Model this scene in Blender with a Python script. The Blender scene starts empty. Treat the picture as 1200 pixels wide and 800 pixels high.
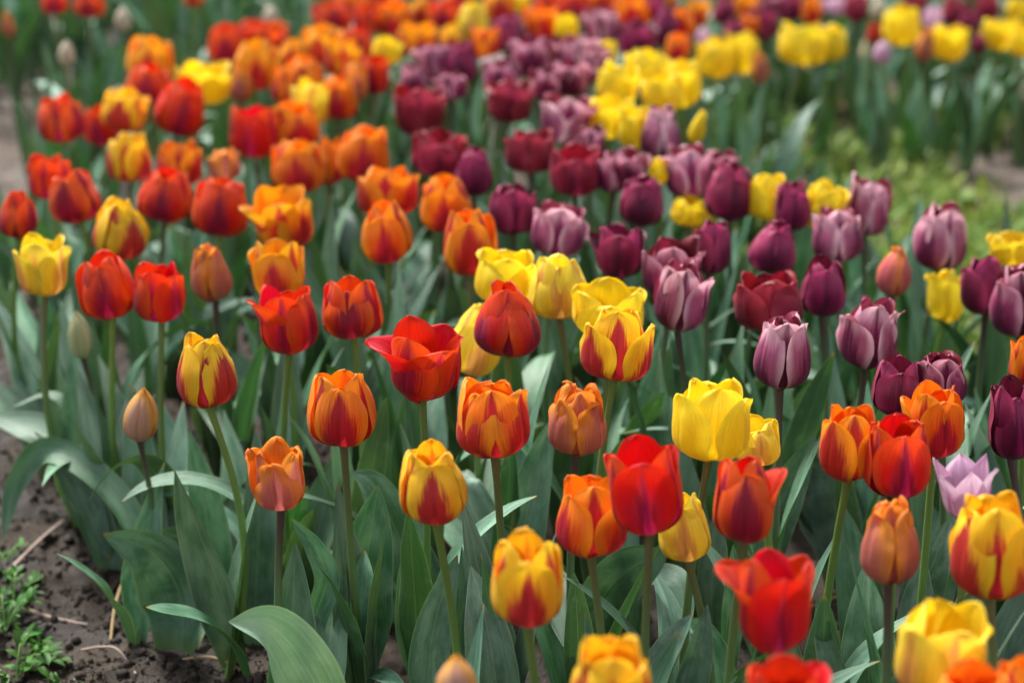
import bpy, math, random
import numpy as np
from mathutils import Vector, Matrix, Euler

# ------------------------------------------------------------------ camera
SC = bpy.context.scene
COL = SC.collection
FPX = 2333.0                       # focal length in photo pixels (photo 1200 wide)
PITCH = math.radians(18.93)
CAMZ = 0.81
cd = bpy.data.cameras.new('camera'); cam = bpy.data.objects.new('camera', cd); COL.objects.link(cam)
cam.location = (0, 0, CAMZ); cam.rotation_euler = (math.radians(90) - PITCH, 0, 0)
cd.sensor_width = 36; cd.lens = FPX / 1200 * 36; cd.clip_start = 0.05; cd.clip_end = 1000
cd.dof.use_dof = True; cd.dof.focus_distance = 1.50; cd.dof.aperture_fstop = 4.3; cd.dof.aperture_blades = 9
SC.camera = cam
# ------------------------------------------------------------------ sky, sun, exposure (soft overcast daylight)
W = bpy.data.worlds.new('World'); SC.world = W; W.use_nodes = True
SUN_EL, SUN_AZ = math.radians(58), math.radians(-35)
nt = W.node_tree; nt.nodes.clear()
sk = nt.nodes.new('ShaderNodeTexSky'); sk.sky_type = 'NISHITA'; sk.sun_disc = False
sk.sun_elevation = SUN_EL; sk.sun_rotation = SUN_AZ; sk.air_density = 1.0; sk.dust_density = 4.0; sk.ozone_density = 1.0
hs = nt.nodes.new('ShaderNodeHueSaturation'); hs.inputs['Saturation'].default_value = 0.35
bg = nt.nodes.new('ShaderNodeBackground'); bg.inputs['Strength'].default_value = 0.062
wo = nt.nodes.new('ShaderNodeOutputWorld')
nt.links.new(sk.outputs[0], hs.inputs['Color']); nt.links.new(hs.outputs[0], bg.inputs[0]); nt.links.new(bg.outputs[0], wo.inputs[0])
sl = bpy.data.lights.new('sun', 'SUN'); sl.energy = 1.5; sl.angle = math.radians(11); sl.color = (1.0, 0.965, 0.92)
so = bpy.data.objects.new('sun', sl); COL.objects.link(so)
# from behind-left and above the camera's subject
sd = Vector((math.sin(SUN_AZ) * math.cos(SUN_EL), math.cos(SUN_AZ) * math.cos(SUN_EL), math.sin(SUN_EL)))
so.rotation_euler = sd.to_track_quat('Z', 'Y').to_euler()
SC.view_settings.view_transform = 'Standard'; SC.view_settings.look = 'None'
SC.view_settings.gamma = 1.0; SC.view_settings.exposure = 2.15; SC.view_settings.use_curve_mapping = False
SC.render.engine = 'CYCLES'
SC.cycles.max_bounces = 7; SC.cycles.transmission_bounces = 4; SC.cycles.use_denoising = True

rng = np.random.default_rng(7); random.seed(7)

# ------------------------------------------------------------------ helpers
FWD = np.array([0, math.cos(PITCH), -math.sin(PITCH)]); UP = np.array([0, math.sin(PITCH), math.cos(PITCH)]); RIGHT = np.array([1., 0, 0])
def unproj(px, py, d):
    """the world point at depth d metres that stands at photo pixel (px, py)"""
    return np.array([0, 0, CAMZ]) + d * (FWD + (px - 600) / FPX * RIGHT - (py - 400) / FPX * UP)
def depth_on(py, z):
    return (CAMZ - z) / (math.sin(PITCH) + (py - 400) / FPX * math.cos(PITCH))
def at(px, py, z=0.0):
    return unproj(px, py, depth_on(py, z))
def sstep(a, b, x):
    t = np.clip((x - a) / (b - a), 0, 1); return t * t * (3 - 2 * t)

def _hash(ix, iy, s):
    n = (ix.astype(np.int64) * 374761393 + iy.astype(np.int64) * 668265263 + s * 1442695041) & 0x7fffffff
    n = (n ^ (n >> 13)) * 1274126177 & 0x7fffffff
    return ((n ^ (n >> 16)) & 0xffff) / 65535.0
def vnoise(x, y, s=0):
    ix, iy = np.floor(x), np.floor(y); fx, fy = x - ix, y - iy
    fx = fx * fx * (3 - 2 * fx); fy = fy * fy * (3 - 2 * fy)
    a, b, c, d = _hash(ix, iy, s), _hash(ix + 1, iy, s), _hash(ix, iy + 1, s), _hash(ix + 1, iy + 1, s)
    return (a * (1 - fx) + b * fx) * (1 - fy) + (c * (1 - fx) + d * fx) * fy - 0.5
def ground_z(x, y):
    x = np.asarray(x, float); y = np.asarray(y, float)
    return (0.018 * vnoise(x * 4, y * 4, 1) + 0.016 * vnoise(x * 13, y * 13, 2) + 0.014 * vnoise(x * 37, y * 37, 3)
            + 0.010 * np.maximum(vnoise(x * 85, y * 85, 4), -0.1) + 0.005 * vnoise(x * 190, y * 190, 5))
def gz(x, y): return float(ground_z(np.array([x]), np.array([y]))[0])

def make_mesh(name, verts, faces, uvs=None, cols=None, smooth=True):
    me = bpy.data.meshes.new(name)
    verts = np.asarray(verts, np.float32); faces = np.asarray(faces, np.int32)
    nf, k = faces.shape
    me.vertices.add(len(verts)); me.vertices.foreach_set('co', verts.ravel())
    me.loops.add(nf * k); me.loops.foreach_set('vertex_index', faces.ravel())
    me.polygons.add(nf); me.polygons.foreach_set('loop_start', np.arange(0, nf * k, k, dtype=np.int32))
    me.polygons.foreach_set('loop_total', np.full(nf, k, np.int32))
    if smooth: me.polygons.foreach_set('use_smooth', np.ones(nf, bool))
    if uvs is not None:
        l = me.uv_layers.new(name='UVMap'); l.data.foreach_set('uv', np.asarray(uvs, np.float32)[faces.ravel()].ravel())
    if cols is not None:
        a = me.color_attributes.new('tint', 'FLOAT_COLOR', 'POINT'); a.data.foreach_set('color', np.asarray(cols, np.float32).ravel())
    me.update(); me.validate()
    return me
def link(name, me, mat, parent=None, loc=None):
    o = bpy.data.objects.new(name, me)
    if mat is not None and not me.materials: me.materials.append(mat)
    COL.objects.link(o)
    if parent is not None: o.parent = parent
    if loc is not None: o.location = loc
    return o
def empty(name, loc, label, cat, group=None):
    o = bpy.data.objects.new(name, None); COL.objects.link(o); o.location = loc; o.empty_display_size = 0.02
    o['label'] = label; o['category'] = cat
    if group: o['group'] = group
    return o
def grid_faces(n, m, off=0, flip=False):
    i = np.arange(n - 1)[:, None] * m + np.arange(m - 1)[None]
    f = np.stack([i, i + 1, i + m + 1, i + m], -1).reshape(-1, 4) + off
    return f[:, ::-1] if flip else f
def tube(pts, rad, seg=8, cap=True):
    """swept tube with rounded end: verts, quad faces, uvs"""
    pts = np.asarray(pts, float); n = len(pts); rad = np.broadcast_to(rad, (n,))
    T = np.gradient(pts, axis=0); T /= np.linalg.norm(T, axis=1)[:, None] + 1e-9
    ref = np.array([0.31, 0.95, 0.05]);
    if abs(T[0] @ ref) > 0.9: ref = np.array([1., 0, 0])
    S = np.cross(T, ref); S /= np.linalg.norm(S, axis=1)[:, None]; B = np.cross(T, S)
    a = np.linspace(0, 2 * math.pi, seg + 1)
    V = pts[:, None] + rad[:, None, None] * (np.cos(a)[None, :, None] * S[:, None] + np.sin(a)[None, :, None] * B[:, None])
    uv = np.stack(np.broadcast_arrays(a[None] / (2 * math.pi), np.linspace(0, 1, n)[:, None]), -1)
    return V.reshape(-1, 3), grid_faces(n, seg + 1), uv.reshape(-1, 2)
class Merge:
    def __init__(s): s.v, s.f, s.u, s.c, s.n = [], [], [], [], 0
    def add(s, v, f, u, c=None):
        s.v.append(v); s.f.append(np.asarray(f) + s.n); s.u.append(u); s.n += len(v)
        if c is not None: s.c.append(np.broadcast_to(c, (len(v), 4)))
    def mesh(s, name): return make_mesh(name, np.concatenate(s.v), np.concatenate(s.f), np.concatenate(s.u), np.concatenate(s.c) if s.c else None)

# ------------------------------------------------------------------ node materials
class NB:
    def __init__(s, name):
        s.m = bpy.data.materials.new(name); s.m.use_nodes = True; s.t = s.m.node_tree; s.t.nodes.clear()
        s.out = s.t.nodes.new('ShaderNodeOutputMaterial')
    def n(s, typ, **kw):
        nd = s.t.nodes.new(typ)
        for k, v in kw.items(): setattr(nd, k, v)
        return nd
    def l(s, a, b): s.t.links.new(a, b)
    def val(s, x, sock):
        if hasattr(x, 'links') or hasattr(x, 'is_linked'): s.l(x, sock)
        else: sock.default_value = x
    def math(s, op, a, b=0.0, c=None, clamp=False):
        nd = s.n('ShaderNodeMath', operation=op); nd.use_clamp = clamp
        s.val(a, nd.inputs[0]); s.val(b, nd.inputs[1])
        if c is not None: s.val(c, nd.inputs[2])
        return nd.outputs[0]
    def mapr(s, x, a, b, c=0.0, d=1.0, smooth=True):
        nd = s.n('ShaderNodeMapRange'); nd.interpolation_type = 'SMOOTHSTEP' if smooth else 'LINEAR'
        s.val(x, nd.inputs['Value'])
        for k, v in zip(('From Min', 'From Max', 'To Min', 'To Max'), (a, b, c, d)): s.val(v, nd.inputs[k])
        return nd.outputs[0]
    def mix(s, f, a, b, mode='MIX'):
        nd = s.n('ShaderNodeMix', data_type='RGBA', blend_type=mode)
        s.val(f, nd.inputs[0])
        for x, k in ((a, 6), (b, 7)):
            if isinstance(x, tuple): nd.inputs[k].default_value = x + (1,) if len(x) == 3 else x
            else: s.l(x, nd.inputs[k])
        return nd.outputs[2]
    def noise(s, vec, scale, detail=2, rough=0.5):
        nd = s.n('ShaderNodeTexNoise'); nd.inputs['Scale'].default_value = scale; nd.inputs['Detail'].default_value = detail
        nd.inputs['Roughness'].default_value = rough
        if vec is not None: s.l(vec, nd.inputs['Vector'])
        return nd.outputs[0]
    def scaled(s, vec, sc, off=None):
        nd = s.n('ShaderNodeMapping'); s.l(vec, nd.inputs[0]); nd.inputs['Scale'].default_value = sc
        if off is not None:
            cb = s.n('ShaderNodeCombineXYZ')
            for k in range(3): s.l(off, cb.inputs[k])
            s.l(cb.outputs[0], nd.inputs['Location'])
        return nd.outputs[0]
    def bump(s, h, strength, dist):
        nd = s.n('ShaderNodeBump'); nd.inputs['Strength'].default_value = strength; nd.inputs['Distance'].default_value = dist
        s.l(h, nd.inputs['Height']); return nd.outputs[0]

def petal_mat(name, edge, margin, flame, inside, inflame, fw=0.45, ftop=0.9, fstr=1.0, soft=0.45, base=(0.42, 0.36, 0.06), streak=0.5, trans=0.36, basev=0.05, mg0=0.50):
    b = NB(name)
    uv = b.n('ShaderNodeUVMap').outputs[0]; sp = b.n('ShaderNodeSeparateXYZ'); b.l(uv, sp.inputs[0]); u, v = sp.outputs[0], sp.outputs[1]
    oi = b.n('ShaderNodeObjectInfo'); rnd = oi.outputs['Random']
    off = b.math('MULTIPLY', rnd, 37.0)
    a = b.math('ABSOLUTE', b.math('MULTIPLY', b.math('SUBTRACT', u, 0.5), 2.0))
    streaks = b.noise(b.scaled(uv, (22, 1.5, 1), off), 1.0, 3, 0.6)
    fine = b.noise(b.scaled(uv, (64, 3.0, 1), off), 1.0, 2, 0.6)
    blot = b.noise(b.scaled(uv, (3.0, 2.2, 1), off), 1.0, 3, 0.55)
    # flame: broad at the base, pointed towards the tip, ragged along the veins
    wv = b.mapr(v, 0.0, ftop, fw * 1.75, 0.0, smooth=False)
    wv = b.math('ADD', wv, b.math('MULTIPLY', b.math('SUBTRACT', blot, 0.5), 0.5))
    wv = b.math('ADD', wv, b.math('MULTIPLY', b.math('SUBTRACT', rnd, 0.5), 0.22))
    d = b.math('SUBTRACT', b.math('ADD', a, b.math('MULTIPLY', b.math('SUBTRACT', streaks, 0.5), streak)), wv)
    d = b.math('ADD', d, b.math('MULTIPLY', b.math('SUBTRACT', fine, 0.5), streak * 1.1))
    fm = b.mapr(d, -soft * 0.5, soft * 0.5, fstr, 0.0)
    mg = b.mapr(b.math('ADD', b.math('MAXIMUM', a, b.math('MULTIPLY', v, 1.03)), b.math('MULTIPLY', b.math('SUBTRACT', blot, 0.5), 0.3)), mg0, .60 + .34 + (mg0 - .5) * .2)
    c = b.mix(mg, edge, margin); c = b.mix(fm, c, flame)
    # dark midrib and green-yellow claw
    rib = b.math('MULTIPLY', b.mapr(a, 0.015, 0.10, 1.0, 0.0), b.mapr(v, 0.5, 1.0, 0.55, 0.0))
    c = b.mix(b.math('MULTIPLY', rib, fstr), c, tuple(x * 0.55 for x in flame))
    c = b.mix(b.mapr(b.math('ADD', v, b.math('MULTIPLY', b.math('SUBTRACT', streaks, 0.5), 0.06)), basev * 0.5, basev * 2.2, 0.85, 0.0), c, base)
    ci = b.mix(b.math('MULTIPLY', fm, 0.75), inside, inflame)
    geo = b.n('ShaderNodeNewGeometry')
    c = b.mix(geo.outputs['Backfacing'], c, ci)
    c = b.mix(0.55, c, b.mix(1.0, c, b.mix(fine, (0.45, 0.45, 0.50), (1.5, 1.46, 1.40)), 'MULTIPLY'))
    hsn = b.n('ShaderNodeHueSaturation'); b.l(c, hsn.inputs['Color'])
    b.l(b.mapr(rnd, 0, 1, 0.493, 0.507, False), hsn.inputs['Hue']); b.l(b.mapr(b.math('FRACT', b.math('MULTIPLY', rnd, 7.31)), 0, 1, 0.86, 1.12, False), hsn.inputs['Value'])
    c = hsn.outputs[0]
    pb = b.n('ShaderNodeBsdfPrincipled'); b.l(c, pb.inputs['Base Color']); pb.inputs['Roughness'].default_value = 0.42
    pb.inputs['Specular IOR Level'].default_value = 0.32
    pb.inputs['Sheen Weight'].default_value = 0.06; pb.inputs['Sheen Roughness'].default_value = 0.4
    nrm = b.bump(b.math('ADD', b.math('MULTIPLY', fine, 0.5), streaks), 0.55, 0.0012); b.l(nrm, pb.inputs['Normal'])
    tr = b.n('ShaderNodeBsdfTranslucent'); b.l(c, tr.inputs['Color']); b.l(nrm, tr.inputs['Normal'])
    mx = b.n('ShaderNodeMixShader'); mx.inputs[0].default_value = trans
    b.l(pb.outputs[0], mx.inputs[1]); b.l(tr.outputs[0], mx.inputs[2]); b.l(mx.outputs[0], b.out.inputs[0])
    return b.m

PAL = {
 #            edge               margin             flame              inside             inflame
 'R': petal_mat('red_petal', (.72, .030, .007), (.86, .10, .012), (.29, .006, .045), (.66, .024, .004), (.50, .010, .005), fw=.44, ftop=1.06, fstr=.97, soft=.42),
 'K': petal_mat('scarlet_petal', (.70, .016, .004), (.82, .055, .007), (.27, .005, .050), (.66, .012, .004), (.55, .008, .004), fw=.34, ftop=.95, fstr=.92, soft=.6),
 'O': petal_mat('orange_petal', (.86, .14, .006), (.92, .30, .012), (.44, .010, .022), (.84, .17, .005), (.70, .05, .005), fw=.56, ftop=1.04, fstr=.97, soft=.36),
 'A': petal_mat('amber_petal', (.88, .26, .010), (.92, .45, .014), (.48, .016, .022), (.84, .30, .006), (.72, .10, .006), fw=.54, ftop=1.02, fstr=.97, soft=.32),
 'F': petal_mat('flamed_petal', (.90, .47, .014), (.94, .64, .022), (.46, .014, .030), (.90, .48, .010), (.74, .12, .010), fw=.56, ftop=1.0, fstr=.97, soft=.26),
 'Y': petal_mat('yellow_petal', (.90, .67, .012), (.93, .76, .03), (.86, .56, .012), (.88, .62, .008), (.74, .46, .01), fw=.25, ftop=.9, fstr=.5, soft=.8, base=(.45, .42, .05)),
 'C': petal_mat('yellow_petal_with_peach_streak', (.90, .66, .03), (.93, .75, .06), (.70, .26, .10), (.90, .64, .012), (.76, .42, .03), fw=.34, ftop=.95, fstr=.75, soft=.4, base=(.45, .42, .05)),
 'P': petal_mat('purple_petal', (.230, .009, .060), (.42, .045, .13), (.085, .003, .030), (.10, .007, .022), (.06, .004, .014), fw=.42, ftop=1.0, fstr=.8, soft=.7, base=(.16, .10, .05)),
 'M': petal_mat('mauve_petal', (.40, .050, .135), (.76, .34, .44), (.115, .006, .040), (.19, .014, .034), (.10, .008, .022), fw=.54, ftop=1.05, fstr=1.0, soft=.5, mg0=.70, base=(.42, .34, .16), basev=.07),
 'N': petal_mat('pale_mauve_petal', (.50, .12, .23), (.84, .48, .56), (.15, .010, .060), (.26, .03, .06), (.14, .012, .035), fw=.46, ftop=1.0, fstr=.95, soft=.5, mg0=.68, base=(.42, .34, .16), basev=.07),
 'W': petal_mat('wine_petal', (.28, .012, .036), (.40, .040, .075), (.12, .006, .026), (.26, .008, .016), (.16, .006, .012), fw=.40, ftop=1.0, fstr=.8, soft=.7),
 'S': petal_mat('salmon_petal', (.74, .25, .085), (.82, .30, .035), (.52, .15, .13), (.80, .22, .010), (.62, .09, .01), fw=.62, ftop=1.1, fstr=.9, soft=.6, base=(.30, .24, .06)),
 'Q': petal_mat('pink_bud_petal', (.70, .20, .11), (.80, .26, .07), (.56, .12, .13), (.80, .22, .010), (.62, .09, .01), fw=.62, ftop=1.1, fstr=.9, soft=.6, base=(.30, .24, .06)),
 'B': petal_mat('peach_bud_petal', (.76, .48, .27), (.86, .45, .07), (.64, .38, .26), (.80, .35, .02), (.7, .2, .02), fw=.65, ftop=1.2, fstr=.9, soft=.5, base=(.30, .26, .10)),
 'G': petal_mat('green_bud_petal', (.60, .63, .34), (.68, .68, .40), (.44, .52, .24), (.5, .5, .2), (.4, .4, .1), fw=.5, ftop=1.0, fstr=.6, soft=.6, base=(.22, .28, .08)),
 'L': petal_mat('lilac_petal', (.74, .42, .60), (.84, .62, .74), (.52, .18, .38), (.62, .36, .52), (.48, .18, .36), fw=.30, ftop=.9, fstr=.7, soft=.7, base=(.6, .5, .45)),
 'E': petal_mat('cream_petal', (.66, .58, .44), (.72, .66, .52), (.56, .44, .32), (.70, .60, .40), (.6, .5, .3), fw=.3, ftop=.9, fstr=.6, soft=.6),
}
def leaf_mat(name, c0, c1, back, rib, tipc=(.30, .20, .06), trans=0.10, rough=0.44, objrand=True):
    b = NB(name)
    uv = b.n('ShaderNodeUVMap').outputs[0]; sp = b.n('ShaderNodeSeparateXYZ'); b.l(uv, sp.inputs[0]); u, v = sp.outputs[0], sp.outputs[1]
    rnd = b.n('ShaderNodeObjectInfo').outputs['Random']; off = b.math('MULTIPLY', rnd, 53.0)
    a = b.math('ABSOLUTE', b.math('MULTIPLY', b.math('SUBTRACT', u, 0.5), 2.0))
    veins = b.noise(b.scaled(uv, (52, 1.1, 1), off), 1.0, 3, 0.65)
    fine = b.noise(b.scaled(uv, (150, 6, 1), off), 1.0, 1, 0.5)
    blot = b.noise(b.scaled(uv, (3.2, 5.0, 1), off), 1.0, 4, 0.6)
    c = b.mix(b.mapr(blot, 0.3, 0.7), c0, c1)
    geo = b.n('ShaderNodeNewGeometry')
    c = b.mix(geo.outputs['Backfacing'], c, b.mix(b.mapr(blot, .35, .65), back, tuple(x * .8 for x in back)))
    c = b.mix(1.0, c, b.mix(veins, (0.50, 0.54, 0.55), (1.55, 1.48, 1.46)), 'MULTIPLY')
    wax = b.noise(b.scaled(uv, (1.6, 7.0, 1), b.math('ADD', off, 9.0)), 1.0, 5, 0.7)
    c = b.mix(b.mapr(wax, .52, .74, 0, .36), c, (.24, .36, .29))
    spot = b.noise(b.scaled(uv, (14, 60, 1), b.math('ADD', off, 21.0)), 1.0, 2, 0.6)
    c = b.mix(b.math('MULTIPLY', b.mapr(spot, .70, .76), b.mapr(v, .1, .6, .8, .15)), c, (.09, .065, .045))
    c = b.mix(b.math('MULTIPLY', b.mapr(a, 0.0, 0.05, 1.0, 0.0), 0.35), c, rib)
    c = b.mix(b.math('MULTIPLY', b.mapr(a, 0.93, 0.99, 0.0, 1.0), 0.6), c, rib)
    c = b.mix(b.math('MULTIPLY', b.mapr(v, 0.0, 0.18, 1.0, 0.0), 0.55), c, (.16, .22, .06))
    tipm = b.math('MULTIPLY', b.mapr(b.math('ADD', v, b.math('MULTIPLY', blot, 0.03)), 0.975, 1.01), b.mapr(rnd, 0.3, 0.5))
    c = b.mix(tipm, c, tipc)
    hsn = b.n('ShaderNodeHueSaturation'); b.l(c, hsn.inputs['Color'])
    r2 = b.math('FRACT', b.math('MULTIPLY', rnd, 11.7))
    b.l(b.mapr(rnd, 0, 1, 0.475, 0.52, False), hsn.inputs['Hue']); b.l(b.mapr(r2, 0, 1, 0.60, 1.40, False), hsn.inputs['Value'])
    b.l(b.mapr(b.math('FRACT', b.math('MULTIPLY', rnd, 5.3)), 0, 1, 0.85, 1.2, False), hsn.inputs['Saturation'])
    c = hsn.outputs[0]
    pb = b.n('ShaderNodeBsdfPrincipled'); b.l(c, pb.inputs['Base Color'])
    b.l(b.mapr(blot, 0.3, 0.7, rough - .08, rough + .1, False), pb.inputs['Roughness']); pb.inputs['Specular IOR Level'].default_value = 0.55
    nrm = b.bump(b.math('ADD', veins, b.math('MULTIPLY', fine, 0.3)), 0.5, 0.0012); b.l(nrm, pb.inputs['Normal'])
    tr = b.n('ShaderNodeBsdfTranslucent'); b.l(b.mix(1.0, c, (1.3, 1.5, .6), 'MULTIPLY'), tr.inputs['Color'])
    mx = b.n('ShaderNodeMixShader'); mx.inputs[0].default_value = trans
    b.l(pb.outputs[0], mx.inputs[1]); b.l(tr.outputs[0], mx.inputs[2]); b.l(mx.outputs[0], b.out.inputs[0])
    return b.m
LEAF = leaf_mat('tulip_leaf', (.052, .140, .078), (.155, .285, .195), (.060, .150, .058), (.30, .40, .22))
PALE_LEAF = leaf_mat('pale_tulip_leaf', (.20, .33, .24), (.29, .42, .33), (.12, .22, .12), (.34, .42, .28))
def stem_mat(name, low, high):
    b = NB(name)
    uv = b.n('ShaderNodeUVMap').outputs[0]; sp = b.n('ShaderNodeSeparateXYZ'); b.l(uv, sp.inputs[0])
    n1 = b.noise(b.scaled(uv, (6, 9, 1)), 1.0, 3); rnd = b.n('ShaderNodeObjectInfo').outputs['Random']
    c = b.mix(b.mapr(b.math('ADD', sp.outputs[1], b.math('MULTIPLY', b.math('SUBTRACT', n1, .5), .3)), .62, .98), low, high)
    c = b.mix(1.0, c, b.mix(n1, (.75, .75, .75), (1.25, 1.25, 1.25)), 'MULTIPLY')
    hsn = b.n('ShaderNodeHueSaturation'); b.l(c, hsn.inputs['Color']); b.l(b.mapr(rnd, 0, 1, .8, 1.2, False), hsn.inputs['Value'])
    pb = b.n('ShaderNodeBsdfPrincipled'); b.l(hsn.outputs[0], pb.inputs['Base Color']); pb.inputs['Roughness'].default_value = .42
    pb.inputs['Subsurface Weight'].default_value = 0.0
    b.l(pb.outputs[0], b.out.inputs[0]); return b.m
STEM = {'g': stem_mat('green_stem', (.130, .230, .050), (.155, .225, .045)), 'o': stem_mat('olive_stem', (.12, .20, .055), (.14, .13, .045)),
        'd': stem_mat('dark_stem', (.10, .17, .07), (.075, .045, .040))}
def plain_mat(name, c, rough=.6, var=.3, scale=20):
    b = NB(name); tc = b.n('ShaderNodeTexCoord').outputs['Object']; n1 = b.noise(tc, scale, 4)
    col = b.mix(n1, tuple(x * (1 - var) for x in c), tuple(x * (1 + var) for x in c))
    pb = b.n('ShaderNodeBsdfPrincipled'); b.l(col, pb.inputs['Base Color']); pb.inputs['Roughness'].default_value = rough
    b.l(pb.outputs[0], b.out.inputs[0]); return b.m
PISTIL = plain_mat('pistil', (.35, .38, .10)); 
STAMEN = plain_mat('anther', (.05, .03, .04))
# ------------------------------------------------------------------ ground
def soil_material():
    b = NB('damp_soil')
    tc = b.n('ShaderNodeTexCoord').outputs['Object']
    n1 = b.noise(tc, 9, 6, .65); n2 = b.noise(tc, 70, 5, .7); n3 = b.noise(tc, 330, 3, .6); n4 = b.noise(tc, 2.2, 3)
    c = b.mix(b.mapr(n1, .32, .68), (.012, .0085, .006), (.044, .032, .022))
    c = b.mix(b.math('MULTIPLY', b.mapr(n2, .50, .72), .55), c, (.080, .059, .042))
    c = b.mix(b.math('MULTIPLY', b.mapr(n3, .60, .75), .6), c, (.15, .12, .095))
    c = b.mix(b.math('MULTIPLY', b.mapr(n2, .28, .42, 1, 0), .6), c, (.012, .009, .008))
    # the trodden, drier path behind the bed
    sp = b.n('ShaderNodeSeparateXYZ'); b.l(tc, sp.inputs[0])
    dry = b.math('MULTIPLY', b.mapr(b.math('ADD', sp.outputs[1], b.math('MULTIPLY', n4, .8)), 2.9, 3.5), .75)
    c = b.mix(dry, c, b.mix(n2, (.075, .057, .044), (.155, .122, .098)))
    pb = b.n('ShaderNodeBsdfPrincipled'); b.l(c, pb.inputs['Base Color']); b.l(b.mapr(n1, .3, .7, .55, .95), pb.inputs['Roughness'])
    pb.inputs['Specular IOR Level'].default_value = .3
    h = b.math('ADD', b.math('MULTIPLY', n2, .8), b.math('MULTIPLY', n3, .35))
    b.l(b.bump(h, .9, .006), pb.inputs['Normal']); b.l(pb.outputs[0], b.out.inputs[0]); return b.m
SOIL = soil_material()
def spaced(lo, hi, step, far, n):
    g = np.geomspace(step, far, n); return np.concatenate([(lo - g)[::-1], np.arange(lo, hi + 1e-6, step), hi + g])
gx = spaced(-1.5, 1.5, .0095, 400, 34); gy = spaced(1.15, 4.2, .0095, 400, 34)
X, Y = np.meshgrid(gx, gy)
Z = ground_z(X, Y) * (1 - sstep(6, 12, np.hypot(X, Y)))
gm = make_mesh('ground', np.stack([X, Y, Z], -1).reshape(-1, 3), grid_faces(len(gy), len(gx)), np.stack([X, Y], -1).reshape(-1, 2))
g = link('ground', gm, SOIL); g['kind'] = 'structure'; g['label'] = 'dark damp crumbly soil of the flower beds'

# ------------------------------------------------------------------ petals, leaves
def petal_geo(Rm, H, kap, width, n, m, ruffle, roll, point, rs, crease=.05, tipcurl=0.0, cup=.5):
    """one petal, its claw at the origin, growing outwards along +X and up Z; outer face = front face"""
    t = np.sin(np.linspace(0, math.pi / 2, n)) ** 1.15
    t = np.linspace(0, 1, n) * .35 + t * .65
    tt = np.linspace(0, 1, 60)
    th = np.radians(2 + 88 * sstep(-.10, .46, tt) + kap * sstep(.28, .95, tt) - tipcurl * sstep(.70, 1.0, tt))
    r = np.concatenate([[0], np.cumsum(np.cos(th[:-1]))]) / 60; z = np.concatenate([[0], np.cumsum(np.sin(th[:-1]))]) / 60
    r = r + .05
    sr = Rm / r.max(); sz = H / z.max()
    r = np.interp(t, tt, r) * sr; z = np.interp(t, tt, z) * sz
    if point: sh = np.where(t < .45, .26 + .74 * sstep(-.1, .45, t), (1 - np.clip((t - .45) / .55, 0, 1) ** 1.5) ** .95)
    else: sh = np.where(t < .48, .22 + .78 * sstep(-.12, .48, t), np.clip(1 - np.clip((t - .48) / .52, 0, 1) ** 2.15, 0, 1) ** .50)
    u = np.linspace(-1, 1, m)
    s = (width * Rm * sh)[:, None] * u[None]
    rho = np.maximum(np.maximum(r, cup * Rm), .012 * H)[:, None]
    ang = np.clip(s / rho, -1.75, 1.75)
    # outward normal in the (r,z) plane
    dr, dz = np.gradient(r), np.gradient(z); L = np.hypot(dr, dz) + 1e-9; nr, nz = dz / L, -dr / L
    x = r[:, None] - rho * (1 - np.cos(ang)); y = rho * np.sin(ang); zz = np.repeat(z[:, None], m, 1)
    # surface normal turned with the angle
    NX, NY, NZ = nr[:, None] * np.cos(ang), nr[:, None] * np.sin(ang), np.repeat(nz[:, None], m, 1)
    T = t[:, None]; U = u[None]
    ph = rs.uniform(0, 6.28, 8)
    rf = np.zeros_like(x)
    for k, (f, amp) in enumerate(((5, .5), (9, .55), (15, .35), (24, .18))):
        rf += amp * np.where(U > 0, np.sin(f * T + ph[k]), np.sin(f * T + ph[k + 4]))
    disp = ruffle * Rm * rf * np.abs(U) ** 3 * sstep(.2, .7, T)
    tipw = ruffle * Rm * .9 * np.sin(U * 5 + ph[0]) * sstep(.72, 1.0, T)
    disp = disp + tipw
    disp = disp + roll * Rm * (np.abs(U) ** 4) * sstep(.15, .6, T)
    disp = disp - crease * Rm * np.exp(-(U / .10) ** 2) * sstep(.1, .5, T) + crease * .5 * Rm * np.exp(-((np.abs(U) - .3) / .2) ** 2) * sstep(.2, .6, T)
    disp = disp + .025 * Rm * np.sin(3.1 * T + ph[5] + U * 2.2)
    x = x + NX * disp; y = y + NY * disp; zz = zz + NZ * disp
    # ragged top edge, now and then a notch at the tip
    zz = zz - H * rs.uniform(0, .05) * np.exp(-(U / .18) ** 2) * sstep(.9, 1.0, T)
    zz = zz + ruffle * H * .25 * np.sin(U * 9 + ph[1]) * sstep(.80, 1.0, T)
    V = np.stack([x, y, zz], -1).reshape(-1, 3)
    uv = np.stack(np.broadcast_arrays((U + 1) / 2, T), -1).reshape(-1, 2)
    return V, grid_faces(n, m), uv

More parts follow.
